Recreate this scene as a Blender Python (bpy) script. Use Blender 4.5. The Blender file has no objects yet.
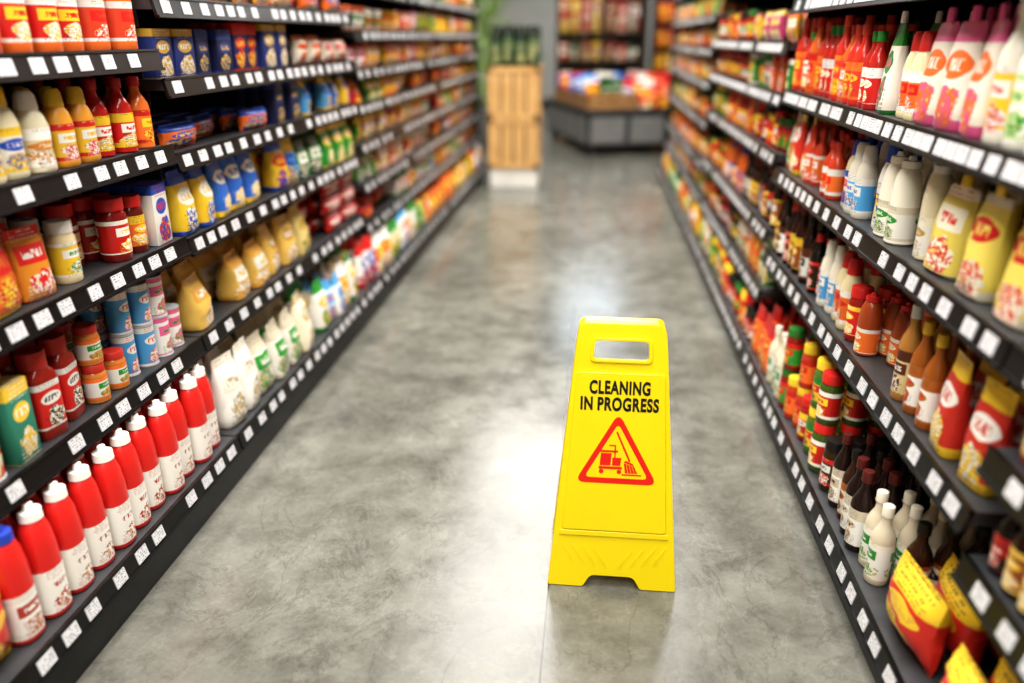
import bpy, bmesh, math, random
import numpy as np
from mathutils import Vector, Matrix
random.seed(11); np.random.seed(7)
scene = bpy.context.scene
COL = scene.collection
scene.view_settings.view_transform = 'Standard'
try: scene.view_settings.look = 'Medium High Contrast'
except Exception as ex: print('look', ex)
scene.view_settings.exposure = 0.08

# ------------------------------------------------------------------ helpers
def lin(h):
    if not isinstance(h, str): return h
    h = h.lstrip('#'); o = []
    for i in (0, 2, 4):
        c = int(h[i:i+2], 16)/255
        o.append(c/12.92 if c <= .04045 else ((c+.055)/1.055)**2.4)
    return (o[0], o[1], o[2], 1.0)

def mat(name, col, rough=.5, metal=0, coat=0):
    m = bpy.data.materials.new(name); m.use_nodes = True
    b = m.node_tree.nodes['Principled BSDF']
    b.inputs['Base Color'].default_value = lin(col) if isinstance(col, str) else col
    b.inputs['Roughness'].default_value = rough
    b.inputs['Metallic'].default_value = metal
    b.inputs['Coat Weight'].default_value = coat
    return m

def noisy(name, c1, c2, scale=5, rough=.5, bump=0.0, stretch=(1, 1, 1), metal=0):
    m = mat(name, c1, rough, metal)
    nt = m.node_tree; N = nt.nodes; L = nt.links
    b = N['Principled BSDF']
    tc = N.new('ShaderNodeTexCoord'); mp = N.new('ShaderNodeMapping')
    mp.inputs['Scale'].default_value = stretch
    n = N.new('ShaderNodeTexNoise'); n.inputs['Scale'].default_value = scale; n.inputs['Detail'].default_value = 6
    r = N.new('ShaderNodeValToRGB'); r.color_ramp.elements[0].position = .3; r.color_ramp.elements[1].position = .7
    r.color_ramp.elements[0].color = lin(c1); r.color_ramp.elements[1].color = lin(c2)
    L.new(tc.outputs['Object'], mp.inputs[0]); L.new(mp.outputs[0], n.inputs['Vector'])
    L.new(n.outputs['Fac'], r.inputs[0]); L.new(r.outputs[0], b.inputs['Base Color'])
    if bump:
        bp = N.new('ShaderNodeBump'); bp.inputs['Strength'].default_value = bump; bp.inputs['Distance'].default_value = .01
        L.new(n.outputs['Fac'], bp.inputs['Height']); L.new(bp.outputs[0], b.inputs['Normal'])
    return m

def link(ob, parent=None):
    COL.objects.link(ob)
    if parent: ob.parent = parent
    return ob

def empty(name, loc=(0, 0, 0), rot=(0, 0, 0), parent=None):
    e = bpy.data.objects.new(name, None); e.empty_display_size = .1
    e.location = loc; e.rotation_euler = rot
    return link(e, parent)

class Boxes:
    def __init__(s): s.v = []; s.f = []; s.m = []
    def box(s, x0, x1, y0, y1, z0, z1, m=0, M=None):
        b = len(s.v)
        P = [(x0,y0,z0),(x1,y0,z0),(x1,y1,z0),(x0,y1,z0),(x0,y0,z1),(x1,y0,z1),(x1,y1,z1),(x0,y1,z1)]
        if M is not None: P = [tuple(M @ Vector(p)) for p in P]
        s.v += P
        for q in ((0,3,2,1),(4,5,6,7),(0,1,5,4),(1,2,6,5),(2,3,7,6),(3,0,4,7)):
            s.f.append(tuple(b+i for i in q)); s.m.append(m)
    def build(s, name, mats, parent=None, bevel=0, loc=(0,0,0), rot=(0,0,0), uvbox=False):
        me = bpy.data.meshes.new(name); me.from_pydata(s.v, [], s.f)
        for m in mats: me.materials.append(m)
        me.polygons.foreach_set('material_index', s.m); me.update()
        if uvbox:   # y -> u, z -> v, one 0..1 square per box
            uv = me.uv_layers.new(name='UVMap')
            for p in me.polygons:
                k = (p.vertices[0]//8)*8
                for li in p.loop_indices:
                    i = me.loops[li].vertex_index-k
                    uv.data[li].uv = (1.0 if i in (2, 3, 6, 7) else 0.0, 1.0 if i >= 4 else 0.0)
        ob = bpy.data.objects.new(name, me); ob.location = loc; ob.rotation_euler = rot
        link(ob, parent)
        if bevel:
            bv = ob.modifiers.new('bevel', 'BEVEL'); bv.width = bevel; bv.segments = 2; bv.limit_method = 'ANGLE'
        return ob

# ------------------------------------------------------------------ materials
M_black = noisy('shelf_black_metal', '#131415', '#1d1e20', 30, .42)
M_deck = noisy('shelf_deck_grey', '#303133', '#3c3d3f', 20, .45)
M_back = noisy('shelf_back_panel', '#141415', '#1e1e20', 12, .6)
M_rail = mat('price_rail_black', '#0e0f11', .3)
M_wood = noisy('pale_wood', '#b98a4e', '#dcb57a', 6, .6, .2, (12, 12, 1))
M_wood2 = noisy('crate_wood', '#8c6338', '#b08552', 6, .6, .2, (1, 12, 12))
M_white = noisy('white_plinth', '#d9d7d0', '#efece4', 8, .5)

class NT:
    def __init__(s, m): s.N = m.node_tree.nodes; s.L = m.node_tree.links
    def put(s, sock, val):
        if isinstance(val, (int, float)): sock.default_value = val
        elif isinstance(val, tuple): sock.default_value = val
        else: s.L.new(val, sock)
    def m(s, op, a, b=0.0, c=None):
        n = s.N.new('ShaderNodeMath'); n.operation = op
        s.put(n.inputs[0], a); s.put(n.inputs[1], b)
        if c is not None: s.put(n.inputs[2], c)
        return n.outputs[0]
    def mix(s, f, a, b, mode='MIX'):
        n = s.N.new('ShaderNodeMix'); n.data_type = 'RGBA'; n.blend_type = mode
        s.put(n.inputs[0], f); s.put(n.inputs[6], a); s.put(n.inputs[7], b); return n.outputs[2]
    def vec(s, x, y, z):
        n = s.N.new('ShaderNodeCombineXYZ'); s.put(n.inputs[0], x); s.put(n.inputs[1], y); s.put(n.inputs[2], z); return n.outputs[0]
    def noise(s, v, scale=1, detail=0):
        n = s.N.new('ShaderNodeTexNoise'); s.L.new(v, n.inputs['Vector']); n.inputs['Scale'].default_value = scale; n.inputs['Detail'].default_value = detail
        return n.outputs['Fac']
    def ell(s, u, v, cu, cv, ru, rv):
        a = s.m('DIVIDE', s.m('SUBTRACT', u, cu), ru); b = s.m('DIVIDE', s.m('SUBTRACT', v, cv), rv)
        return s.m('ADD', s.m('MULTIPLY', a, a), s.m('MULTIPLY', b, b))

def label_mat():
    m = mat('price_label_paper', '#e8e8e6', .35); t = NT(m); N = t.N
    uvn = N.new('ShaderNodeUVMap'); sp = N.new('ShaderNodeSeparateXYZ'); t.L.new(uvn.outputs[0], sp.inputs[0])
    u, v = sp.outputs[0], sp.outputs[1]
    tc = N.new('ShaderNodeTexCoord'); so = N.new('ShaderNodeSeparateXYZ'); t.L.new(tc.outputs['Object'], so.inputs[0])
    row = t.m('FLOOR', t.m('MULTIPLY', v, 5)); fr = t.m('FRACT', t.m('MULTIPLY', v, 5))
    n = t.noise(t.vec(t.m('MULTIPLY', so.outputs[1], 230), t.m('MULTIPLY', row, 3.1), 0), 1, 0)
    tx = t.m('MULTIPLY', t.m('GREATER_THAN', n, .52), t.m('LESS_THAN', t.m('ABSOLUTE', t.m('SUBTRACT', fr, .5)), .26))
    tx = t.m('MULTIPLY', tx, t.m('LESS_THAN', t.m('ABSOLUTE', t.m('SUBTRACT', u, .5)), .40))
    col = t.mix(t.m('MULTIPLY', tx, .65), lin('#cfcfd1'), lin('#2a2a2e'))
    t.L.new(col, N['Principled BSDF'].inputs['Base Color'])
    return m
M_label = label_mat()

def product_mat():
    m = mat('printed_packaging', '#ffffff', .32); t = NT(m); N = t.N; L = t.L
    A = []
    for k in ('ColA', 'ColB', 'ColC'):
        a = N.new('ShaderNodeAttribute'); a.attribute_name = k; A.append(a.outputs['Color'])
    pa = N.new('ShaderNodeAttribute'); pa.attribute_name = 'Par'
    ps = N.new('ShaderNodeSeparateXYZ'); L.new(pa.outputs['Vector'], ps.inputs[0])
    s, rough, islab = ps.outputs[0], ps.outputs[1], ps.outputs[2]
    uv = N.new('ShaderNodeUVMap'); uv.uv_map = 'LabelUV'
    sp = N.new('ShaderNodeSeparateXYZ'); L.new(uv.outputs[0], sp.inputs[0]); u, v = sp.outputs[0], sp.outputs[1]
    s2 = t.m('FRACT', t.m('MULTIPLY', s, 7.13)); s3 = t.m('FRACT', t.m('MULTIPLY', s, 13.7)); so = t.m('MULTIPLY', s, 50)
    hdr = t.m('GREATER_THAN', v, t.m('MULTIPLY_ADD', s2, .22, .70))
    ftr = t.m('LESS_THAN', v, t.m('MULTIPLY', s3, .14))
    wob = t.noise(t.vec(t.m('MULTIPLY_ADD', u, 4, so), t.m('MULTIPLY', v, 4), 0), 1, 1)
    pe = t.ell(u, v, t.m('MULTIPLY_ADD', s2, .3, .35), .24, .36, .20)
    pic = t.m('LESS_THAN', t.m('ADD', pe, t.m('MULTIPLY', t.m('SUBTRACT', wob, .5), 2.2)), .9)
    pn = t.noise(t.vec(t.m('MULTIPLY_ADD', u, 9, so), t.m('MULTIPLY', v, 9), 3.0), 1, 2)
    picc = t.mix(t.m('GREATER_THAN', pn, .5), A[1], A[2])
    picc = t.mix(t.m('GREATER_THAN', pn, .60), picc, (.75, .55, .2, 1))
    cv = t.m('MULTIPLY_ADD', s2, .14, .54)
    le = t.ell(u, v, .5, cv, t.m('MULTIPLY_ADD', s3, .14, .33), t.m('MULTIPLY_ADD', s, .06, .11))
    # some designs use a square logo block instead of an oval
    sq = t.m('MAXIMUM', t.m('DIVIDE', t.m('ABSOLUTE', t.m('SUBTRACT', u, .5)), .40), t.m('DIVIDE', t.m('ABSOLUTE', t.m('SUBTRACT', v, cv)), .13))
    useq = t.m('GREATER_THAN', s, .5)
    le = t.m('ADD', t.m('MULTIPLY', le, t.m('SUBTRACT', 1.0, useq)), t.m('MULTIPLY', sq, useq))
    logo = t.m('LESS_THAN', le, 1.0)
    logoc = t.mix(t.m('GREATER_THAN', s3, .45), A[1], A[2])
    ltn = t.noise(t.vec(t.m('MULTIPLY_ADD', u, 17, so), t.m('MULTIPLY', v, 9), 7.0), 1, 0)
    lt = t.m('MULTIPLY', t.m('GREATER_THAN', ltn, .47), t.m('LESS_THAN', t.m('ABSOLUTE', t.m('SUBTRACT', v, cv)), .055))
    lt = t.m('MULTIPLY', lt, t.m('LESS_THAN', t.m('ABSOLUTE', t.m('SUBTRACT', u, .5)), .27))
    ltc = t.mix(t.m('GREATER_THAN', s3, .45), A[2], A[0])
    rows = t.m('MULTIPLY', v, 19)
    tn = t.noise(t.vec(t.m('MULTIPLY_ADD', u, 26, so), t.m('MULTIPLY', t.m('FLOOR', rows), 4.7), 0), 1, 0)
    tx = t.m('MULTIPLY', t.m('GREATER_THAN', tn, .48), t.m('LESS_THAN', t.m('FRACT', rows), .5))
    tx = t.m('MULTIPLY', tx, t.m('LESS_THAN', t.m('ABSOLUTE', t.m('SUBTRACT', u, .5)), .36))
    tx = t.m('MULTIPLY', tx, t.m('GREATER_THAN', t.m('ABSOLUTE', t.m('SUBTRACT', v, t.m('MULTIPLY_ADD', s3, .2, .5))), t.m('MULTIPLY_ADD', s2, .1, .22)))
    c = t.mix(hdr, A[0], A[1]); c = t.mix(ftr, c, A[1]); c = t.mix(pic, c, picc)
    c = t.mix(t.m('MULTIPLY', tx, .6), c, t.mix(t.m('GREATER_THAN', s2, .5), (.03, .03, .04, 1), A[2]))
    c = t.mix(logo, c, logoc); c = t.mix(lt, c, ltc)
    c = t.mix(islab, A[0], c)
    b = N['Principled BSDF']; L.new(c, b.inputs['Base Color']); L.new(rough, b.inputs['Roughness'])
    return m
M_prod = product_mat()

# ------------------------------------------------------------------ product templates
def pillow_levels(crimp=.05):
    o = [(0, .03, .49, 2.5, 1), (crimp, .04, .49, 2.5, 1)]
    for i in range(1, 8):
        t = i/8; z = crimp+(1-2*crimp)*t
        o.append((z, .5*(1-abs(2*t-1)**2.6)**.6, .47+.03*abs(2*t-1), 2.3, 1))
    return o+[(1-crimp, .04, .49, 2.5, 1), (1, .03, .49, 2.5, 1)]
def gusset_levels():
    o = [(0, .40, .44, 4, 1), (.03, .48, .48, 4, 1)]
    for i in range(1, 7):
        t = i/7; o.append((.03+.84*t, .5*(1-t**2.8)**.6+.03, .5-.015*t, 3.2-.5*t, 1))
    return o+[(.92, .03, .49, 2.5, 1), (1, .025, .49, 2.5, 1)]
K = {
 'squeeze': [(0,.44,.44,2.4,0),(.02,.5,.5,2.4,0),(.05,.5,.5,2.4,1),(.25,.49,.49,2.4,1),(.44,.49,.49,2.4,0),(.62,.48,.48,2.2,0),(.76,.43,.43,2,0),(.84,.34,.34,2,0),(.87,.26,.26,2,0),(.87,.33,.33,2,2),(.945,.31,.31,2,2),(.95,.16,.16,2,2),(1,.12,.12,2,2)],
 'jar': [(0,.45,.45,2,0),(.03,.5,.5,2,0),(.13,.5,.5,2,1),(.66,.5,.5,2,0),(.75,.47,.47,2,0),(.81,.40,.40,2,0),(.81,.45,.45,2,2),(.985,.45,.45,2,2),(1,.43,.43,2,2)],
 'sqjar': [(0,.46,.46,5,0),(.03,.5,.5,5,0),(.13,.5,.5,5,1),(.66,.5,.5,5,0),(.75,.47,.47,4,0),(.81,.38,.38,2,0),(.81,.42,.42,2,2),(.985,.42,.42,2,2),(1,.4,.4,2,2)],
 'can': [(0,.5,.5,2,2),(.025,.5,.5,2,2),(.035,.48,.48,2,1),(.5,.48,.48,2,1),(.965,.48,.48,2,2),(.975,.5,.5,2,2),(1,.5,.5,2,2),(.995,.46,.46,2,2)],
 'bottle': [(0,.45,.45,2,0),(.02,.5,.5,2,0),(.08,.5,.5,2,1),(.54,.5,.5,2,0),(.63,.46,.46,2,0),(.71,.33,.33,2,0),(.78,.21,.21,2,0),(.87,.19,.19,2,0),(.87,.24,.24,2,2),(.99,.24,.24,2,2),(1,.22,.22,2,2)],
 'mayo': [(0,.44,.44,2.6,0),(.03,.5,.5,2.6,0),(.09,.5,.5,2.6,1),(.3,.47,.47,2.6,1),(.56,.5,.48,2.6,0),(.7,.42,.42,2.2,0),(.78,.3,.3,2,0),(.78,.34,.34,2,2),(.95,.3,.3,2,2),(1,.22,.22,2,2)],
 'box': [(0,.49,.49,12,1),(.008,.5,.5,14,1),(.992,.5,.5,14,1),(1,.49,.49,12,1)],
 'pillow': pillow_levels(), 'gusset': gusset_levels(),
 'spout': [(0,.40,.44,3.4,1),(.04,.5,.5,3.2,1),(.2,.48,.5,3,1),(.45,.38,.5,3.2,1),(.68,.24,.49,3.2,1),(.84,.08,.47,3,1),(.88,.06,.40,2.6,1),(.885,.06,.14,2.2,1),(.885,.13,.13,2,2),(.98,.12,.12,2,2),(1,.09,.09,2,2)],
 'tub': [(0,.38,.38,2.3,0),(.02,.4,.4,2.3,1),(.8,.47,.47,2.3,0),(.82,.5,.5,2.3,2),(.95,.5,.5,2.3,2),(1,.46,.46,2.3,2)],
}
ROUGH = {'squeeze': .28, 'jar': .16, 'sqjar': .16, 'can': .3, 'bottle': .16, 'mayo': .3, 'box': .6, 'pillow': .3, 'gusset': .36, 'spout': .38, 'tub': .5}
_tc = {}
def template(kind, n, variant=0):
    key = (kind, n, variant)
    if key in _tc: return _tc[key]
    lv = K[kind]; V = []; F = []; KK = []
    soft = kind in ('pillow', 'gusset', 'spout')
    rs = np.random.RandomState(variant*13+len(kind))
    for (z, rx, ry, sq, k) in lv:
        for i in range(n):
            a = -math.pi+2*math.pi*(i+.5)/n; c, s = math.cos(a), math.sin(a)
            x = rx*math.copysign(abs(c)**(2/sq), c); y = ry*math.copysign(abs(s)**(2/sq), s)
            if soft and .04 < z < .86:
                x *= 1+rs.uniform(-.16, .16); y *= 1+rs.uniform(-.03, .03)
            V.append((x, y, z))
    nl = len(lv)
    for j in range(nl-1):
        for i in range(n):
            i2 = (i+1) % n
            F.append((j*n+i, j*n+i2, (j+1)*n+i2, (j+1)*n+i)); KK.append(lv[j][4])
    t = (nl-1)*n
    for i in range(n//2-1):
        F.append((t+i, t+i+1, t+n-2-i, t+n-1-i)); KK.append(lv[-1][4])
        F.append((n-1-i, n-2-i, i+1, i)); KK.append(lv[0][4])
    V = np.array(V, float); F = np.array(F, int); KK = np.array(KK)
    zs = [lv[j][0] for j in range(nl) if lv[j][4] == 1]+[lv[j+1][0] for j in range(nl-1) if lv[j][4] == 1]
    z0, z1 = min(zs), max(zs)
    P = V[F.reshape(-1)]
    UV = np.stack([P[:, 1]+.5, (P[:, 2]-z0)/(z1-z0)], 1)
    _tc[key] = (V, F, KK, UV); return _tc[key]

class Batch:
    def __init__(s): s.V=[]; s.F=[]; s.C=[[],[],[],[]]; s.U=[]; s.n=0
    def add(s, kind, n, loc, dims, rot, cols, vi=0, tilt=0, tvar=0):
        """dims=(depth,width,height); cols=(body,label,label2,text,cap)"""
        V, F, KK, UV = template(kind, n, tvar)
        P = V*np.array(dims)
        if tilt:
            ct, st = math.cos(tilt), math.sin(tilt)
            P = np.stack([P[:,0]*ct-P[:,2]*st, P[:,1], P[:,0]*st+P[:,2]*ct], 1)
            P[:,2] -= P[:,2].min()
        c, sn = math.cos(rot), math.sin(rot)
        Q = np.stack([P[:,0]*c-P[:,1]*sn+loc[0], P[:,0]*sn+P[:,1]*c+loc[1], P[:,2]+loc[2]], 1)
        s.V.append(Q); s.F.append(F+s.n); s.n += len(Q)
        body, l1, l2, tx, cap = [lin(x) for x in cols]
        tab = [np.array([body, l1, cap]), np.array([body, l2, cap]), np.array([body, tx, cap])]
        for k in range(3): s.C[k].append(np.repeat(tab[k][KK], 4, axis=0))
        rg = ROUGH[kind]; sd = (vi*.6180339+.137) % 1.0
        par = np.array([(sd, rg, 0, 1), (sd, max(rg, .3), 1, 1), (sd, .4, 0, 1)])
        s.C[3].append(np.repeat(par[KK], 4, axis=0))
        s.U.append(UV)
    def build(s, name, parent=None):
        if not s.V: return
        V = np.concatenate(s.V); F = np.concatenate(s.F)
        me = bpy.data.meshes.new(name)
        me.vertices.add(len(V)); me.vertices.foreach_set('co', V.astype(np.float32).ravel())
        me.loops.add(F.size); me.loops.foreach_set('vertex_index', F.astype(np.int32).ravel())
        me.polygons.add(len(F)); me.polygons.foreach_set('loop_start', np.arange(0, F.size, 4, dtype=np.int32))
        me.update(calc_edges=True)
        for k, nm in enumerate(('ColA','ColB','ColC','Par')):
            a = me.attributes.new(nm, 'FLOAT_COLOR', 'CORNER')
            a.data.foreach_set('color', np.concatenate(s.C[k]).astype(np.float32).ravel())
        uv = me.uv_layers.new(name='LabelUV'); uv.data.foreach_set('uv', np.concatenate(s.U).astype(np.float32).ravel())
        me.materials.append(M_prod)
        me.polygons.foreach_set('use_smooth', np.ones(len(F), bool))
        me.update(); me.set_sharp_from_angle(angle=.7)
        return link(bpy.data.objects.new(name, me), parent)

# ------------------------------------------------------------------ catalogue
R='#d8180e'; DR='#8e140e'; O='#f4741a'; Y='#fbd01a'; W='#f2efe6'; B='#1a4fba'; NB='#15204f'; G='#2a9432'; DG='#1f4a22'; CR='#efdcae'; K_='#17130f'; LB='#4fa8e0'; BR='#5d2d14'; PK='#ea5f98'; SI='#b9bbbd'; AM='#b5651a'
CAT = {  # object name, kind, depth, width, height, variants(body,label,label2,text,cap)
 'ketchup': ('ketchup_bottles','squeeze',.066,.068,.245,[(R,W,W,'#b03a2a','#f4f0e8'),(R,'#f0ece2',W,'#a8442a','#f4f0e8')]),
 'ketchup_b': ('ketchup_bottles','squeeze',.066,.068,.245,[(R,W,'#e8e0d4','#b03a2a','#2444b0')]),
 'redcan': ('tomato_cans','can',.072,.074,.13,[(R,R,W,Y,SI),(O,'#e2461c',W,Y,SI),(R,'#e8562a',CR,W,R)]),
 'orangejar': ('pasta_sauce_jars','jar',.078,.078,.15,[(O,'#e2461c',W,R,'#c9181a'),('#d84a22',W,O,R,'#d9281c'),(O,R,W,Y,W)]),
 'mayo': ('mayonnaise_bottles','mayo',.07,.07,.165,[(CR,W,CR,B,W),('#f4e8c0','#f5efd8',Y,B,Y),('#f1e6c4',CR,W,'#c87a2a',W)]),
 'mustard': ('mustard_bottles','mayo',.06,.062,.155,[('#e8b820',Y,LB,W,R),('#e8a020','#f0c020',R,W,'#e8c020')]),
 'chili': ('chilli_sauce_bottles','bottle',.058,.058,.165,[('#d2401a',O,W,R,'#e23a1a'),('#c01c10',R,Y,W,'#b01010'),('#e07020',O,R,Y,R)]),
 'opack': ('snack_packets','gusset',.06,.10,.165,[(O,O,Y,R,O),(O,'#f29a1c',R,W,O),(Y,'#f2b01c',R,W,O)]),
 'creamjar': ('dressing_jars','jar',.07,.07,.14,[(CR,Y,W,G,W),('#e9d49a',W,Y,R,Y)]),
 'redjar': ('salsa_jars','jar',.07,.07,.145,[(DR,R,W,Y,'#c81a14'),('#7c2012',W,R,G,'#b51d18'),('#6b1a10',O,Y,W,R),('#8a3a14',Y,R,G,R)]),
 'bluebox': ('stock_cube_boxes','box',.05,.085,.15,[(B,LB,R,W,B),(R,W,B,R,R),(G,'#2f8f75',Y,W,G)]),
 'babyjar': ('baby_food_jars','jar',.058,.058,.09,[('#c9772c',W,O,G,'#c02a1e'),('#b84a22',W,LB,R,W),('#8aa13a',G,W,Y,Y)]),
 'saucejar': ('tomato_sauce_jars','sqjar',.074,.076,.185,[('#8f1e0d',R,W,K_,'#b8251a'),('#a32a10','#9c3a1a',O,W,'#7a1812'),('#a82c12',CR,R,G,'#c8281c')]),
 'mixcan': ('vegetable_cans','can',.065,.065,.105,[(W,W,PK,G,SI),(G,'#3d9a4a',R,W,SI),(R,'#c92a20',W,G,SI),(W,LB,W,R,SI),(Y,'#e4c23a',R,B,SI)]),
 'bluepasta': ('pasta_boxes','box',.05,.10,.15,[(NB,NB,'#2a3f8f',Y,NB),(NB,'#1a2a66',R,Y,NB),(NB,'#22337a','#c9a227',W,NB)]),
 'whitepack': ('cracker_packets','pillow',.06,.14,.10,[(W,W,'#d8d2c4',B,W),(W,'#efe6d2',O,R,W)]),
 'redpasta': ('spaghetti_packs','pillow',.06,.20,.075,[(R,R,'#f0a020',W,R),(R,'#d8241a',R,Y,R),(O,O,B,Y,O),(R,R,DR,W,R)]),
 'byelbag': ('pasta_bags','gusset',.07,.10,.19,[(B,LB,Y,B,B),(Y,Y,B,W,Y),(B,'#2a6fd0',Y,W,B),(Y,'#f6c81a',B,R,Y)]),
 'greenbag': ('rice_bags','gusset',.07,.12,.15,[(G,'#4aa53c',DG,W,G),(G,G,Y,W,G)]),
 'yelpasta': ('macaroni_bags','gusset',.09,.12,.17,[('#e7b548','#edc35a','#e0a63a',W,Y),('#f0cf70','#f1d98a','#e2b44c','#3a7a3a',Y)]),
 'whitebag': ('flour_bags','gusset',.09,.115,.20,[(W,W,'#e4dccb','#9a8d74',W),('#e9e2d0','#f4efe2','#d9cdb2',G,W),(CR,'#efe4c8','#c9b078',W,CR)]),
 'babypack': ('cereal_packets','gusset',.07,.09,.20,[(W,W,R,B,W),(LB,W,LB,R,W),(R,'#e04a2a',W,Y,R),(G,W,G,Y,W)]),
 'noodle': ('instant_noodle_packets','pillow',.045,.12,.115,[(Y,Y,R,W,Y),(O,O,R,Y,O),(R,R,Y,W,R),(W,W,PK,R,W),(Y,'#f2b21c',O,W,Y),(G,G,Y,R,G),(PK,'#c8407a',Y,W,PK)]),
 'noodle2': ('noodle_cups','tub',.09,.09,.105,[(R,R,Y,W,W),(Y,Y,R,W,Y),(O,O,W,R,W),(W,W,R,G,O),(G,'#3f9a3a',W,R,W)]),
 'yelbag': ('crisp_bags','gusset',.07,.13,.17,[(Y,Y,O,R,Y),(O,O,Y,W,O),(R,R,O,Y,R),(Y,'#ecd25a',R,W,Y),(G,'#5aa53a',Y,W,G)]),
 'spice': ('spice_packets','box',.03,.07,.12,[(R,R,W,Y,R),(Y,Y,G,R,Y),(G,G,W,Y,G),(O,O,R,W,O),(W,W,G,R,W)]),
 # right hand side
 'hotsauce': ('hot_sauce_bottles','bottle',.06,.06,.22,[('#d8301a','#e8402a',O,Y,'#e04020'),('#e06a1c',O,R,W,R),('#c42010',R,W,Y,G)]),
 'pinkpouch': ('marinade_pouches','spout',.08,.11,.22,[(W,'#f4ead8',PK,O,PK),(Y,'#f6e25a',W,G,W),(W,'#f2e2c4',O,R,G),(W,'#f6efe0',G,PK,W)]),
 'whitebottle': ('salad_dressing_bottles','bottle',.072,.072,.24,[('#efe7cf',W,G,Y,W),('#f0ead8',Y,W,R,W),('#e9dcc0',W,R,B,R),('#f2efe0',W,'#cfe0a0',G,'#e8e4d8')]),
 'bluebottle': ('mayonnaise_squeeze_bottles','mayo',.064,.066,.20,[(W,B,W,Y,B),('#e9e2d0',LB,W,B,W),('#e8dcae',W,B,R,B),('#efe0b0',O,W,R,R)]),
 'mayo2': ('garlic_sauce_bottles','squeeze',.07,.072,.20,[('#f2ecd8','#f6f2e4','#e4dcc0',G,W),('#efe4c0',W,'#e6dfc8','#caa030',W),(W,W,Y,G,G)]),
 'yelpouch': ('mustard_pouches','spout',.09,.125,.20,[('#f5d63a','#f5d63a','#ecb522',W,Y),('#f3df74','#f2dc60','#f0ead0',R,Y)]),
 'soy': ('soy_sauce_bottles','bottle',.058,.058,.22,[(K_,'#2a1c14',R,W,R),('#2a1208',W,BR,K_,K_),('#38160a','#a3561e',Y,W,'#7a1a10')]),
 'orangebottle': ('curry_sauce_bottles','squeeze',.062,.062,.19,[(O,'#f08020',B,W,B),('#d2701c',W,O,R,O),('#b04a18',O,W,Y,R)]),
 'vinegar': ('vinegar_bottles','bottle',.06,.06,.22,[(AM,W,AM,R,Y),('#c58a3a','#e0c890',BR,W,W)]),
 'redpouch': ('curry_paste_pouches','gusset',.06,.10,.19,[(O,O,R,Y,O),(R,'#d8301e',Y,W,R),('#c05a20','#d88030',W,G,O),(G,'#4a9a3a',W,Y,G),(Y,'#f2c028',R,G,Y)]),
 'greenjar': ('pickle_jars','jar',.075,.075,.15,[('#5d7a24',Y,G,R,Y),('#4a6020',R,W,Y,R),('#74802a','#d8c030',G,W,DG)]),
 'redjar2': ('chilli_paste_jars','jar',.07,.07,.14,[('#a11b0e',R,Y,W,R),('#c23a12',O,R,Y,Y),('#8e1a0e',G,R,Y,'#2b7a2b'),('#5a2012',W,R,G,K_)]),
 'wlbottle': ('balsamic_bottles','bottle',.062,.062,.21,[('#d9cdb2',W,'#e6dcc4',G,'#e8e0cc'),('#241310',W,'#d8cbb0',BR,'#5a1a12'),('#3a2014','#e9dfc8',AM,K_,K_)]),
 'darkjar': ('olive_jars','jar',.065,.065,.15,[('#33240f','#4c3a1c',R,W,K_),('#4f1a10',W,R,K_,R),('#2b2015',Y,DG,W,'#a9852c')]),
 'rnoodle': ('noodle_family_packs','pillow',.075,.18,.17,[(R,'#d82a18',Y,'#f2c030',R),(R,'#c8201a',Y,W,R),(Y,Y,R,G,Y)]),
}
ALT = {'tomato_cans': 'bean_cans', 'vegetable_cans': 'sweetcorn_cans', 'instant_noodle_packets': 'ramen_packets', 'spice_packets': 'seasoning_boxes',
       'crisp_bags': 'tortilla_chip_bags', 'noodle_family_packs': 'noodle_value_packs', 'rice_bags': 'lentil_bags', 'salsa_jars': 'pesto_jars',
       'chilli_sauce_bottles': 'sweet_chilli_bottles', 'noodle_cups': 'soup_cups'}
STACK = ('can', 'box', 'tub', 'jar', 'pillow')

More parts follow.
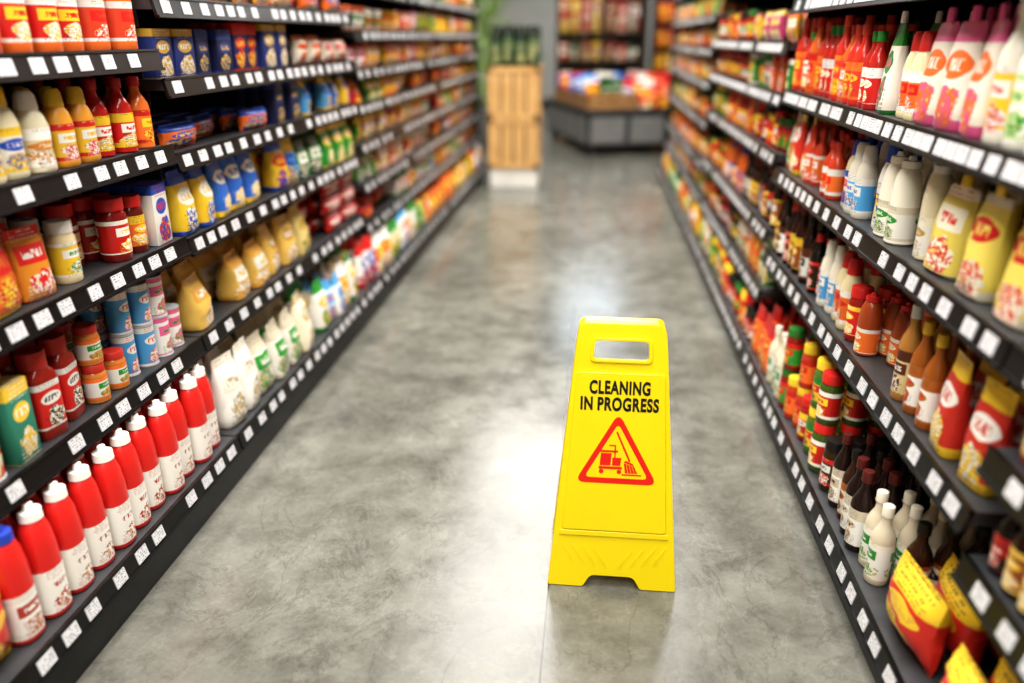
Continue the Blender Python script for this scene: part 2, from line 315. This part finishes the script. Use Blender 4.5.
def fill(side, xfront, y0, y1, z, gap, cats, rows, seg, store):
    """side=-1 left gondola (facing +X), +1 right."""
    tot = sum(c[1] for c in cats); y = y0+.02; span = (y1-y0-.04)
    for cname, share in cats:
        nm, kind, d, w, h, vs = CAT[cname]
        if side > 0:
            nm = ALT.get(nm, nm)
            if cname != 'rnoodle': d *= .88; w *= .88; h *= .95
        yend = y+span*share/tot
        hmax = gap-.05
        h = min(h, hmax)
        levels = 1
        if kind in STACK: levels = max(1, min(3, int((gap-.045)/h)))
        n = max(1, int((yend-y)/(w*1.03))); pitch = (yend-y)/n
        run = 0; vi = random.randrange(len(vs))
        b = store.setdefault(nm, Batch())
        sname = sum(map(ord, cname)); tight = cname.startswith('ketchup')
        hs = 1; cols = vs[vi]; sd = sname
        for i in range(n):
            if run <= 0:
                vi = (vi+random.choice((1, 1, 2))) % len(vs); run = random.choice((1, 2, 2, 3))
                hs = 1 if tight or levels > 1 else random.choice((1, .94, .86, 1.06))
                ws = 1 if tight else random.choice((1, .93, .86))
                sd = sname+vi*3+(0 if tight else random.randrange(4)*11)
                cols = []
                for c in vs[vi]:
                    c = lin(c); k = 1 if tight else random.uniform(.80, 1.06); g = (c[0]+c[1]+c[2])/3; s_ = .94
                    cols.append(tuple(min(1, (g+(q-g)*s_)*k) for q in c[:3])+(1,))
            run -= 1
            hh = min(h*hs, hmax)
            back = random.choice((0, 0, .006, .012))
            if not tight and random.random() < .09: back = d*1.04
            top = levels if random.random() < .75 else max(1, levels-1)
            jr = .08 if tight else .2
            for r in range(rows):
                for lv in range(top):
                    xx = xfront+side*(.020+d/2+back+r*d*1.04+.002*lv)
                    yy = y+(i+.5)*pitch+random.uniform(-.003, .003)
                    rot = (0 if side < 0 else math.pi)+random.uniform(-jr, jr)*(1 if kind not in ('box', 'pillow') else .4)
                    b.add(kind, seg, (xx, yy, z+lv*hh), (d*ws, w*ws, hh), rot, cols, sd,
                          tvar=random.randrange(3) if kind in ('pillow','gusset','spout') else 0)
        y = yend

# ------------------------------------------------------------------ gondolas
def gondola(side, xb, xu, sections, basez, dense):
    root = empty('supermarket_shelving')
    ya, yb = sections[0][0], sections[-1][1]
    fr = Boxes(); dk = Boxes(); rl = Boxes(); lb = Boxes()
    depth = .44; s = side; xback = xu+s*depth
    def bx(B, x0, x1, *a, **k): B.box(min(x0, x1), max(x0, x1), *a, **k)
    bx(fr, xback, xback+s*.05, ya, yb, 0, 1.98, 1)
    bx(fr, xb+s*.012, xback, ya, yb, 0, basez-.02, 0)
    bx(fr, xu-s*0.0, xback, yb-.03, yb, 0.0, 1.98, 0)
    bx(fr, xu+s*.02, xback+s*.05, ya, yb, 1.98, 2.0, 0)
    tilt = .22
    def rail(x, y0, y1, z):
        h = .046; far = y0 > 3.4
        Mx = Matrix.Translation((x, 0, z)) @ Matrix.Rotation(s*tilt, 4, 'Y')
        rl.box(min(0, s*.008), max(0, s*.008), y0, y1, -h/2, h/2, 0, Mx)
        rl.box(min(-s*.004, s*.004), max(-s*.004, s*.004), y0, y1, -h/2-.002, -h/2+.004, 0, Mx)
        rl.box(min(-s*.004, s*.004), max(-s*.004, s*.004), y0, y1, h/2-.004, h/2+.001, 0, Mx)
        y = y0+.03
        while y < y1-.07:
            w = random.choice((.040, .042, .044))
            if random.random() > .06:
                lb.box(min(-s*.0025, s*.001), max(-s*.0025, s*.001), y, y+w, -.0148, .0148, 0, Mx)
            y += w+(random.choice((.006, .01, .022)) if dense(z) and not far else random.choice((.06, .08, .10) if far else (.03, .045, .06)))
    for (y0, y1, zs, _) in sections:
        bx(fr, xback-s*.035, xback, y0-.02, y0+.02, 0, 1.98, 0)
        bx(dk, xb+s*.006, xback, y0+.004, y1-.004, basez-.02, basez+.02, 0)
        rail(xb, y0+.004, y1-.004, basez)
        for z in zs:
            bx(dk, xu+s*.008, xback, y0+.004, y1-.004, z-.006, z+.02, 0)
            rail(xu, y0+.004, y1-.004, z)
            for yy in (y0+.006, y1-.010):
                bx(fr, xu+s*.05, xback, yy, yy+.004, z-.045, z-.006, 0)
    fr.build('frame', [M_black, M_back], root)
    dk.build('shelf_decks', [M_deck], root)
    rl.build('price_rails', [M_rail], root)
    lb.build('price_labels', [M_label], root, uvbox=True)
    for (y0, y1, zs, goods) in sections:
        store = {}
        zz = [basez]+list(zs)
        seg = 16 if y0 < 2.5 else 12
        for i, z in enumerate(zz):
            gap = (zz[i+1] if i+1 < len(zz) else z+.30)-z
            g = goods[i] if i < len(goods) else goods[-1]
            xf = xb if i == 0 else xu
            fill(side, xf, y0, y1, z+.0205, gap, g, 4 if i == 0 else 3, seg, store)
        for nm, b in store.items(): b.build(nm)

left = [
 (.30, 1.94, [.42, .70, .935, 1.157, 1.45, 1.7], [
   [('rnoodle', .80), ('ketchup_b', .07), ('ketchup', .80)],
   [('redcan', .93), ('bluebox', .10), ('saucejar', .18), ('babyjar', .16), ('mixcan', .28)],
   [('opack', 1.2), ('creamjar', .14), ('redjar', .24), ('bluebox', .10)],
   [('mayo', 1.25), ('mustard', .15), ('chili', .24)],
   [('redcan', .9), ('orangejar', .6)], [('redcan', 1)], [('mixcan', 1)]]),
 (1.94, 3.57, [.42, .69, .91, 1.09, 1.275, 1.5, 1.72], [
   [('whitebag', .75), ('babypack', .9)],
   [('yelpasta', .9), ('redpasta', .6)],
   [('byelbag', .9), ('greenbag', .7)],
   [('redpasta', .7), ('bluepasta', .3), ('byelbag', .6)],
   [('bluepasta', 1), ('whitepack', .6)],
   [('noodle', .6), ('redpasta', .6)], [('whitepack', 1)], [('noodle', 1)]]),
 (3.57, 5.4, [.36, .55, .73, .90, 1.05, 1.21, 1.40, 1.62], [
   [('babypack', .7), ('yelbag', .5)], [('redpasta', .5), ('spice', .4), ('mixcan', .4)],
   [('greenbag', .3), ('redcan', .5), ('noodle2', .5)], [('noodle', .6), ('noodle2', .5)], [('yelbag', .5), ('noodle', .6)],
   [('noodle', 1)], [('noodle2', .5), ('noodle', .5)], [('yelbag', .6), ('noodle', .4)], [('noodle', 1)]]),
 (5.4, 7.25, [.36, .55, .73, .90, 1.05, 1.21, 1.40, 1.62], [
   [('yelbag', 1), ('babypack', .3)], [('yelbag', .5), ('spice', .4), ('noodle', .4)],
   [('noodle', .5), ('noodle2', .5)], [('yelbag', .6), ('noodle2', .5)], [('noodle', .5), ('yelbag', .6)],
   [('noodle', 1)], [('yelbag', .5), ('noodle', .5)], [('yelbag', .6), ('noodle', .4)], [('noodle', 1)]]),
]
right = [
 (.15, 1.18, [.39, .59, .76, 1.02, 1.276, 1.55], [
   [('rnoodle', 1)], [('soy', .4), ('darkjar', .4), ('soy', .3)], [('darkjar', .5), ('redjar2', .5)],
   [('spice', .5), ('redjar2', .5)], [('whitebottle', 1)], [('hotsauce', 1)], [('soy', 1)]]),
 (1.18, 2.92, [.465, .76, 1.02, 1.30, 1.6], [
   [('rnoodle', .22), ('wlbottle', .44), ('darkjar', .10), ('greenjar', .2), ('redjar2', .3), ('wlbottle', .2), ('redpouch', .3)],
   [('redpouch', .26), ('vinegar', .20), ('orangebottle', .26), ('redjar2', .12), ('bluebottle', .26), ('soy', .6)],
   [('yelpouch', .40), ('mayo2', .25), ('bluebottle', .35), ('chili', .3), ('redpouch', .25)],
   [('whitebottle', .26), ('pinkpouch', .30), ('bluebottle', .12), ('pinkpouch', .14), ('hotsauce', .75)],
   [('soy', .6), ('hotsauce', .5)], [('soy', 1)]]),
 (2.92, 4.84, [.30, .53, .80, 1.0, 1.17, 1.42, 1.65], [
   [('redjar2', .5), ('greenjar', .4), ('redpouch', .4)], [('redpouch', .5), ('darkjar', .4), ('redjar2', .4)],
   [('soy', .5), ('orangebottle', .5), ('redjar2', .4)], [('redjar2', .5), ('chili', .5), ('greenjar', .4)],
   [('spice', .4), ('redjar', .5)], [('noodle', .5), ('redjar2', .6)], [('redjar2', .6), ('spice', .6)], [('noodle', 1)]]),
 (4.84, 7.5, [.30, .48, .72, .94, 1.12, 1.3, 1.5, 1.72], [
   [('redpouch', .5), ('greenbag', .4), ('yelbag', .4)], [('redpouch', .5), ('redcan', .4), ('mixcan', .4)],
   [('noodle', .5), ('orangebottle', .5), ('redjar2', .4)], [('redjar2', .5), ('yelbag', .5), ('greenjar', .4)],
   [('yelbag', .4), ('redcan', .5)], [('noodle', .5), ('redjar2', .6)], [('redpouch', .6), ('spice', .6)], [('noodle', 1)], [('yelbag', 1)]]),
]
gondola(-1, -.985, -1.05, left, .12, lambda z: False)
gondola(1, .585, .625, right, .085, lambda z: z > .9)

# ------------------------------------------------------------------ room shell
def plane_box(name, x0, x1, y0, y1, z0, z1, m):
    b = Boxes(); b.box(x0, x1, y0, y1, z0, z1); return b.build(name, [m])

def floor_mat():
    m = mat('polished_concrete', '#8a857c', .25)
    nt = m.node_tree; N = nt.nodes; L = nt.links; b = N['Principled BSDF']
    tc = N.new('ShaderNodeTexCoord')
    def noise(sc, det, dist=0, stretch=(1, 1, 1), rg=.62):
        mp = N.new('ShaderNodeMapping'); mp.inputs['Scale'].default_value = stretch
        n = N.new('ShaderNodeTexNoise'); n.inputs['Scale'].default_value = sc; n.inputs['Detail'].default_value = det
        n.inputs['Roughness'].default_value = rg; n.inputs['Distortion'].default_value = dist
        L.new(tc.outputs['Object'], mp.inputs[0]); L.new(mp.outputs[0], n.inputs['Vector']); return n
    def ramp(n, p0, c0, p1, c1, mid=None):
        r = N.new('ShaderNodeValToRGB'); e = r.color_ramp.elements
        e[0].position = p0; e[0].color = c0; e[1].position = p1; e[1].color = c1
        if mid: k = e.new(mid[0]); k.color = mid[1]
        L.new(n.outputs['Fac'], r.inputs[0]); return r.outputs[0]
    def mul(a, bb, f):
        mx = N.new('ShaderNodeMix'); mx.data_type = 'RGBA'; mx.blend_type = 'MULTIPLY'; mx.inputs[0].default_value = f
        L.new(a, mx.inputs[6]); L.new(bb, mx.inputs[7]); return mx.outputs[2]
    n1 = noise(1.7, 8, .4); n2 = noise(8, 12, .2, rg=.68); n3 = noise(90, 6, rg=.7); n4 = noise(4, 12, .7, (1, .8, 1), .66); n5 = noise(3.2, 12, .6, (1.2, .9, 1), .64)
    c = ramp(n1, .30, lin('#595851'), .70, lin('#7e7d75'))
    c = mul(c, ramp(n2, .36, (.62, .62, .61, 1), .6, (1.12, 1.12, 1.11, 1)), .7)
    c = mul(c, ramp(n4, .485, (1, 1, 1, 1), .515, (1, 1, 1, 1), (.5, (.55, .54, .52, 1))), .5)
    c = mul(c, ramp(n5, .490, (1, 1, 1, 1), .510, (1, 1, 1, 1), (.5, (1.3, 1.3, 1.28, 1))), .6)
    c = mul(c, ramp(n3, .35, (.80, .80, .80, 1), .65, (1.1, 1.1, 1.1, 1)), .5)
    sp = N.new('ShaderNodeSeparateXYZ'); L.new(tc.outputs['Object'], sp.inputs[0])
    def joint(out, pos, w):
        a = N.new('ShaderNodeMath'); a.operation = 'SUBTRACT'; a.inputs[1].default_value = pos; L.new(sp.outputs[out], a.inputs[0])
        cc = N.new('ShaderNodeMath'); cc.operation = 'ABSOLUTE'; L.new(a.outputs[0], cc.inputs[0])
        d = N.new('ShaderNodeMath'); d.operation = 'LESS_THAN'; d.inputs[1].default_value = w; L.new(cc.outputs[0], d.inputs[0]); return d
    j1 = joint('X', -.073, .0018); j2 = joint('Y', 5.6, .003)
    jm = N.new('ShaderNodeMath'); jm.operation = 'MAXIMUM'; L.new(j1.outputs[0], jm.inputs[0]); L.new(j2.outputs[0], jm.inputs[1])
    mx3 = N.new('ShaderNodeMix'); mx3.data_type = 'RGBA'; mx3.inputs[7].default_value = lin('#2c2a26')
    jf = N.new('ShaderNodeMath'); jf.operation = 'MULTIPLY'; jf.inputs[1].default_value = .85; L.new(jm.outputs[0], jf.inputs[0])
    L.new(jf.outputs[0], mx3.inputs[0]); L.new(c, mx3.inputs[6]); L.new(mx3.outputs[2], b.inputs['Base Color'])
    rr = N.new('ShaderNodeMapRange'); rr.inputs['From Min'].default_value = .35; rr.inputs['From Max'].default_value = .65
    rr.inputs['To Min'].default_value = .15; rr.inputs['To Max'].default_value = .27
    L.new(n2.outputs['Fac'], rr.inputs[0]); L.new(rr.outputs[0], b.inputs['Roughness'])
    b.inputs['Specular IOR Level'].default_value = .45
    bp = N.new('ShaderNodeBump'); bp.inputs['Strength'].default_value = .22; bp.inputs['Distance'].default_value = .003
    ad = N.new('ShaderNodeMath'); ad.operation = 'MULTIPLY_ADD'; ad.inputs[1].default_value = .25
    L.new(n3.outputs['Fac'], ad.inputs[0]); L.new(n2.outputs['Fac'], ad.inputs[2])
    L.new(ad.outputs[0], bp.inputs['Height']); L.new(bp.outputs[0], b.inputs['Normal'])
    return m
plane_box('floor', -5, 5, -3, 15, -.1, 0, floor_mat())
M_wall = noisy('painted_wall', '#b4b0a6', '#beb9af', 3, .8)
plane_box('wall_back', -5, 5, 15, 15.1, 0, 3.3, M_wall)
plane_box('wall_left', -5.1, -5, -3, 15, 0, 3.3, M_wall)
plane_box('wall_right', 5, 5.1, -3, 15, 0, 3.3, M_wall)
plane_box('wall_front', -5, 5, -3.1, -3, 0, 3.3, M_wall)
plane_box('ceiling', -5, 5, -3, 15, 3.3, 3.4, noisy('ceiling_paint', '#a8a8a6', '#b2b2b0', 3, .9))
plane_box('baseboard_back', -5, 5, 14.98, 15, 0, .12, M_black)

# ------------------------------------------------------------------ ceiling lamps
M_em = bpy.data.materials.new('lamp_diffuser'); M_em.use_nodes = True
be = M_em.node_tree.nodes['Principled BSDF']; be.inputs['Emission Color'].default_value = (1, .97, .92, 1); be.inputs['Emission Strength'].default_value = 2
M_lamp = mat('lamp_housing', '#dcdcdc', .4)
def lamp(x, y, pw, col=(1, .975, .94), sx=.5, sy=1.4):
    e = empty('ceiling_lamp', (x, y, 3.3))
    b = Boxes(); b.box(-sx/2-.03, sx/2+.03, -sy/2-.03, sy/2+.03, -.06, 0, 0); b.box(-sx/2, sx/2, -sy/2, sy/2, -.062, -.058, 1)
    b.build('housing', [M_lamp, M_em], e)
    l = bpy.data.lights.new('lamp_tube', 'AREA'); l.shape = 'RECTANGLE'; l.size = sx; l.size_y = sy; l.energy = pw; l.color = col
    o = bpy.data.objects.new('lamp_tube', l); o.location = (0, 0, -.07); link(o, e)
for y in (-1.2, 1.0, 3.2, 5.4, 7.6): lamp(-.2, y, 98, sx=1.9, sy=1.7)
lamp(.0, 12.6, 46, (.72, .86, 1), 1.0, .9)
for x in (-2.2, 2.2): lamp(x, 11, 60)

# ------------------------------------------------------------------ wooden crate tower
def crate_tower():
    root = empty('wooden_crate_stack', (-.69, 6.97, 0))
    b = Boxes(); b.box(-.2, .2, -.19, .19, 0, .165); b.build('white_plinth', [M_white], root, .006)
    for k, z in enumerate((.165, .572)):
        c = Boxes(); h = .402; w = .207; t = .014
        for s in (-1, 1):
            for i in range(4):
                x = -w+.004+i*(2*w-.008)/4
                c.box(x+.006, x+(2*w-.008)/4-.006, min(s*w, s*(w-t)), max(s*w, s*(w-t)), z, z+h)
                c.box(min(s*w, s*(w-t)), max(s*w, s*(w-t)), x+.006, x+(2*w-.008)/4-.006, z, z+h)
            for zz in (z, z+h-.045, ):
                c.box(-w, w, min(s*(w+.008), s*w), max(s*(w+.008), s*w), zz, zz+.045)
                c.box(min(s*(w+.008), s*w), max(s*(w+.008), s*w), -w, w, zz, zz+.045)
            for xx in (-w, w-.03):
                c.box(xx, xx+.03, min(s*(w+.008), s*w), max(s*(w+.008), s*w), z, z+h)
        c.box(-w, w, -w, w, z+.005, z+.02); c.box(-w, w, -w, w, z+h-.02, z+h-.005)
        c.box(-w+.02, w-.02, -w+.02, w-.02, z+.02, z+h-.02, 1)
        c.build('crate_%d' % (k+1), [M_wood, M_back], root, .002)
crate_tower()
b = Batch()
for i in range(4):
    for j in range(3):
        b.add('jar', 12, (-.845+.103*i, 6.86+.11*j, .975), (.095, .095, .26+.05*((i+j) % 2)), -math.pi/2, ('#1f3a22', '#2c4b2f', '#6b7a56', '#a9a97a', '#1a251c'), i)
b.build('olive_oil_tins')

# ------------------------------------------------------------------ display bin at the end of the aisle
M_bin = noisy('bin_dark_grey', '#2c2d2f', '#38393a', 10, .5)
M_binp = noisy('bin_panel_grey', '#6d6d6b', '#7e7d7a', 14, .5)
BX, BY = -.1, 8.75
binr = empty('display_bin', (BX, BY, 0), (0, 0, math.radians(17.5)))
b = Boxes()
W_, D_ = 1.35, 1.8
b.box(0, W_, 0, D_, .09, .44, 0); b.box(-.02, W_+.02, -.02, D_+.02, .43, .48, 0)
for i in range(3):
    b.box(.04+i*.44, .42+i*.44, -.008, 0, .13, .40, 1)
for i in range(4):
    b.box(-.008, 0, .04+i*.44, .42+i*.44, .13, .40, 1)
for x in (.06, W_-.1):
    for y in (.06, D_-.1): b.box(x, x+.05, y, y+.05, 0, .09, 0)
b.build('bin_body', [M_bin, M_binp], binr, .004)
def open_crate(b, x, y, z, w, dd, h):
    t = .012
    b.box(x, x+w, y, y+dd, z, z+t)
    for k in range(2):
        z0 = z+.01+k*h/2; z1 = z0+h/2-.02
        b.box(x, x+w, y, y+t, z0, z1); b.box(x, x+w, y+dd-t, y+dd, z0, z1); b.box(x, x+t, y, y+dd, z0, z1); b.box(x+w-t, x+w, y, y+dd, z0, z1)
    for cx in (x, x+w-.02):
        for cy in (y, y+dd-.02): b.box(cx, cx+.02, cy, cy+.02, z, z+h)
b = Boxes()
for (x, y) in ((.0, .02), (.0, .5), (.0, 1.0), (.62, .9)): open_crate(b, x, y, .48, .56, .42, .17)
b.build('wooden_crates', [M_wood2], binr)
def world(x, y):
    a = math.radians(17.5); return (BX+x*math.cos(a)-y*math.sin(a), BY+x*math.sin(a)+y*math.cos(a))
bag = Batch()
cols = [(B, B, R, W, B), (G, '#4a7a3a', DG, W, G), (R, R, W, Y, R), ('#2a6a9c', LB, B, W, B), (O, O, Y, R, O), (DR, DR, R, Y, DR)]
for cx, cy in ((.0, .02), (.0, .5), (.0, 1.0), (.62, .9)):
    for i in range(4):
        for j in range(2):
            wx, wy = world(cx+.08+i*.13, cy+.12+j*.18)
            bag.add('pillow', 12, (wx, wy, .495), (.09, .16, .26+random.uniform(0, .08)), -math.pi/2+random.uniform(-.4, .4)+.3, random.choice(cols[:4]), i, random.uniform(-.2, .2), j)
bag.build('popcorn_bags')
bag = Batch()
for i in range(6):
    for j in range(3):
        wx, wy = world(.66+i*.11, .08+j*.22)
        bag.add('gusset', 12, (wx, wy, .481), (.12, .12, .24+.05*j), -math.pi/2+random.uniform(-.3, .3), random.choice([cols[2], cols[5], ('#7a4a22', '#8a5a30', R, Y, BR), cols[5]]), i, 0, i % 3)
bag.build('coffee_bags')
# merchandise stand behind, with paper sacks
SX = -.03
st = empty('merchandise_stand', (SX, 11.7, 0))
b = Boxes()
for z in (.0, .45, .85, 1.2): b.box(-.55, .65, -.3, .3, z+.02, z+.05)
for x in (-.55, .61):
    for y in (-.3, .26): b.box(x, x+.04, y, y+.04, 0, 1.95)
b.box(-.55, .65, .26, .28, .05, 1.95); b.box(-.55, .65, -.3, .3, 1.92, 1.95)
b.box(.03, .07, -.3, .3, .05, 1.95)
b.build('stand_frame', [noisy('dark_stand', '#3a2c20', '#4a3a2a', 8, .6)], st)
sk = Batch()
for z, hh in ((.05, .36), (.50, .33), (.90, .27), (1.25, .58)):
    for i in range(7):
        for j in range(2):
            c = random.choice([('#6b4424', '#7a5030', '#5a381e', CR, BR), ('#8a5a30', '#9a6a3a', DR, CR, BR), (DR, '#a01a10', '#6b4a26', W, DR), ('#8a6a40', '#9a7a4e', DG, W, BR), (R, '#c03018', Y, CR, BR), (W, '#e8dcc8', R, DR, W)])
            sk.add('gusset', 12, (SX-.46+i*.155, 11.7-.16+j*.26, z), (.15, .15, hh*random.uniform(.6, 1)), -math.pi/2+random.uniform(-.2, .2), c, i, 0, i % 3)
sk.build('paper_sacks')
# bright snack rack to the right
rk = empty('snack_rack', (1.36, 12.0, 0))
b = Boxes()
for z in (.08, .4, .72, 1.04, 1.36): b.box(-.62, .42, -.22, .22, z, z+.02)
b.box(-.64, -.62, -.24, .24, 0, 1.9); b.box(.42, .44, -.24, .24, 0, 1.9); b.box(-.64, .44, .22, .24, 0, 1.9)
b.build('rack_frame', [M_black], rk)
sk = Batch()
for z in (.1, .42, .74, 1.06, 1.38):
    for i in range(7):
        c = random.choice([(O, O, R, Y, O), (R, R, Y, W, R), (Y, Y, R, O, Y), (O, '#e05a1a', Y, W, O)])
        sk.add('gusset', 12, (1.36-.53+i*.14, 12.0-.10, z), (.1, .13, .25), -math.pi/2+random.uniform(-.15, .15), c, i, 0, i % 3)
sk.build('snack_bags')

# leafy plant left of the tower
def plant():
    root = empty('potted_plant', (-1.28, 9.4, 0))
    b = Batch(); 
    b.add('tub', 16, (0, 0, 0), (.42, .42, .45), 0, ('#6a6a66', '#6a6a66', '#6a6a66', '#6a6a66', '#4a4a48')); o = b.build('pot', root)
    v = []; f = []
    for i in range(520):
        a = random.uniform(0, 6.283); rr = random.uniform(.0, .28); z = random.uniform(.5, 1.95); rr *= 1-.25*abs(z-1.1)
        base = Vector((rr*math.cos(a), rr*math.sin(a), z)); out = Vector((math.cos(a), math.sin(a), random.uniform(.1, .9))).normalized()
        side = out.cross(Vector((0, 0, 1))).normalized()*.04; L_ = random.uniform(.12, .2); k = len(v)
        v += [base, base+out*L_*.4+side, base+out*L_+Vector((0, 0, -.03)), base+out*L_*.4-side]; f.append((k, k+1, k+2, k+3))
    for i in range(5):
        a = i*1.3; k = len(v)
        for z in (.4, 1.6):
            for q in range(4): v.append(Vector((.05*math.cos(a)+.012*math.cos(q*1.57)+.06*(z-.4)*math.cos(a), .05*math.sin(a)+.012*math.sin(q*1.57)+.06*(z-.4)*math.sin(a), z)))
        for q in range(4): f.append((k+q, k+(q+1) % 4, k+4+(q+1) % 4, k+4+q))
    me = bpy.data.meshes.new('foliage'); me.from_pydata([tuple(x) for x in v], [], f); me.materials.append(noisy('leaf_green', '#90b060', '#c4d890', 6, .5)); me.update()
    link(bpy.data.objects.new('foliage', me), root)
plant()

# ------------------------------------------------------------------ A-frame floor sign
M_yel = noisy('yellow_plastic', '#e8d004', '#eed60c', 4, .28)
M_blk = mat('black_print', '#070707', .5)
M_red = mat('red_print', '#d8200e', .4)
def rpoly(pts, r, n=5):
    out = []; L_ = len(pts)
    for i in range(L_):
        p = Vector(pts[i]); a = Vector(pts[i-1])-p; c = Vector(pts[(i+1) % L_])-p
        rr = r[i] if isinstance(r, (list, tuple)) else r
        rr = min(rr, a.length*.45, c.length*.45)
        A = p+a.normalized()*rr; C = p+c.normalized()*rr
        for k in range(n+1):
            t = k/n; q = A*(1-t)**2+p*2*t*(1-t)+C*t*t; out.append((q.x, q.y))
    return out
def flat(name, loops, z, half, bev, m, parent):
    cu = bpy.data.curves.new(name, 'CURVE'); cu.dimensions = '2D'; cu.fill_mode = 'BOTH'
    cu.extrude = half; cu.bevel_depth = bev; cu.bevel_resolution = 1; 
    if bev: cu.offset = -bev
    for lp in loops:
        sp = cu.splines.new('POLY'); sp.points.add(len(lp)-1)
        for i, p in enumerate(lp): sp.points[i].co = (p[0], p[1], 0, 1)
        sp.use_cyclic_u = True
    tmp = bpy.data.objects.new('tmp', cu); COL.objects.link(tmp)
    bpy.context.view_layer.update()
    me = bpy.data.meshes.new_from_object(tmp.evaluated_get(bpy.context.evaluated_depsgraph_get()))
    bpy.data.objects.remove(tmp)
    me.materials.clear(); me.materials.append(m); me.name = name
    ob = bpy.data.objects.new(name, me); ob.location = (0, 0, z); return link(ob, parent)
def hw(v): return .149+(.0985-.149)*v/.60
def sign_panel(root, name, loc, rot, printed):
    p = empty(name, loc, rot, root)
    outline = rpoly([(-.149, 0), (-.066, 0), (-.050, .030), (.050, .030), (.066, 0), (.149, 0), (hw(.60), .595), (.092, .630), (-.092, .630), (-hw(.60), .595)],
                    [.006, .006, .012, .012, .006, .006, .02, .02, .02, .02])
    if printed: slot = rpoly([(-.061, .550), (.061, .550), (.058, .592), (-.058, .592)], .010)
    else: slot = rpoly([(-.072, .505), (.072, .505), (.066, .600), (-.066, .600)], .012)
    flat('face_plate', [outline, slot], 0, .003, .001, M_yel, p)
    ins = rpoly([(-.137, .012), (-.074, .012), (-.056, .042), (.056, .042), (.074, .012), (.137, .012), (hw(.59)-.010, .585), (.084, .616), (-.084, .616), (-hw(.59)+.010, .585)], [.006]*10)
    flat('moulded_rim', [outline, ins], -.010, .008, .001, M_yel, p)
    a, c = .145, .520
    if printed:
        s2 = rpoly([(-.069, .543), (.069, .543), (.066, .599), (-.066, .599)], .014)
        flat('handle_rim', [s2, slot], .0045, .0025, .001, M_yel, p)
    else: c = .49
    flat('raised_panel', [rpoly([(-hw(a)+.018, a), (hw(a)-.018, a), (hw(c)-.008, c), (-hw(c)+.008, c)], .008)], .005, .002, .0012, M_yel, p)
    flat('lower_ledge', [rpoly([(-hw(.14)+.012, .130), (hw(.14)-.012, .130), (hw(.14)-.014, .142), (-hw(.14)+.014, .142)], .003)], .004, .0022, .001, M_yel, p)
    for i in range(4):
        for s in (-1, 1):
            x0 = s*(.016+i*.026); flat('rib', [[(x0, .052+i*.004), (x0+.003, .052+i*.004), (x0+s*.026+.003, .098+i*.004), (x0+s*.026, .098+i*.004)]], .0042, .0012, 0, M_yel, p)
    if not printed: return p
    zt = .0086
    def text(body, y, size, width):
        cu = bpy.data.curves.new(body.lower().replace(' ', '_'), 'FONT'); cu.body = body; cu.size = size; cu.align_x = 'CENTER'; cu.offset = size*.042; cu.extrude = .0002
        cu.space_character = 1.12; cu.space_word = .8
        cu.materials.append(M_blk)
        o = bpy.data.objects.new('lettering', cu); link(o, p); bpy.context.view_layer.update()
        o.scale = (width/max(o.dimensions.x, 1e-4), 1, 1); o.location = (0, y, zt)
    text('CLEANING', .473, .041, .134)
    text('IN PROGRESS', .435, .041, .173)
    dz = .026
    to = rpoly([(-.093, .236+dz), (.093, .236+dz), (0, .404+dz)], .024, 8)
    ti = rpoly([(-.072, .249+dz), (.072, .249+dz), (0, .379+dz)], .014, 8)
    flat('warning_triangle', [to, ti], zt-.0001, .0003, 0, M_red, p)
    def R_(pts, nm='cleaning_icon'): flat(nm, [[(x, y+dz) for x, y in pts]], zt, .0003, 0, M_red, p)
    def rect(x0, x1, y0, y1): R_([(x0, y0), (x1, y0), (x1, y1), (x0, y1)])
    def circ(cx, cy, r): return [(cx+r*math.cos(t*math.pi/8), cy+r*math.sin(t*math.pi/8)) for t in range(16)]
    # cleaning trolley: waste bag on the left, wringer bucket, frame and castors
    rect(-.040, .012, .2705, .2765)
    R_([(-.038, .279), (-.014, .279), (-.012, .308), (-.036, .308)])
    rect(-.038, .002, .3105, .3150)
    R_([(-.010, .279), (.008, .279), (.010, .298), (-.010, .298)])
    rect(-.006, -.003, .298, .328); rect(-.018, -.003, .3250, .3280)
    R_(circ(-.034, .2645, .0052)); R_(circ(.006, .2645, .0052))
    # mop with a long slanted handle and strands
    R_([(-.004, .358), (-.0005, .360), (.031, .291), (.027, .289)])
    R_([(.020, .292), (.036, .285), (.039, .279), (.016, .288)])
    for i in range(4):
        x = .016+i*.0062; R_([(x, .286-i*.002), (x+.005, .284-i*.002), (x+.0095+i*.001, .262), (x+.0035+i*.001, .262)])
    rect(.012, .056, .2565, .2595)
    return p
root = empty('cleaning_in_progress_sign', (.0725, 1.555, 0))
al = math.radians(9.0)
sign_panel(root, 'front_panel', (0, 0, .001), (math.pi/2-al, 0, 0), True)
sign_panel(root, 'back_panel', (0, .232, .001), (math.pi/2-al, 0, math.pi), False)
hb = Boxes(); hb.box(-.03, .03, .100, .132, .605, .615); hb.build('hinge', [M_yel], root, .003)

# ------------------------------------------------------------------ world + camera
w = bpy.data.worlds.new('world'); scene.world = w; w.use_nodes = True
w.node_tree.nodes['Background'].inputs[0].default_value = (.6, .65, .7, 1); w.node_tree.nodes['Background'].inputs[1].default_value = .3
cd = bpy.data.cameras.new('camera'); cd.lens = 28; cd.sensor_width = 36; cd.clip_start = .02
cam = bpy.data.objects.new('camera', cd); cam.location = (0, 0, 1.21)
cam.rotation_euler = (math.radians(90-21.0), 0, math.radians(5.9)); link(cam)
cd.dof.use_dof = True; cd.dof.focus_distance = 1.86; cd.dof.aperture_fstop = .9; cd.dof.aperture_blades = 0
scene.camera = cam
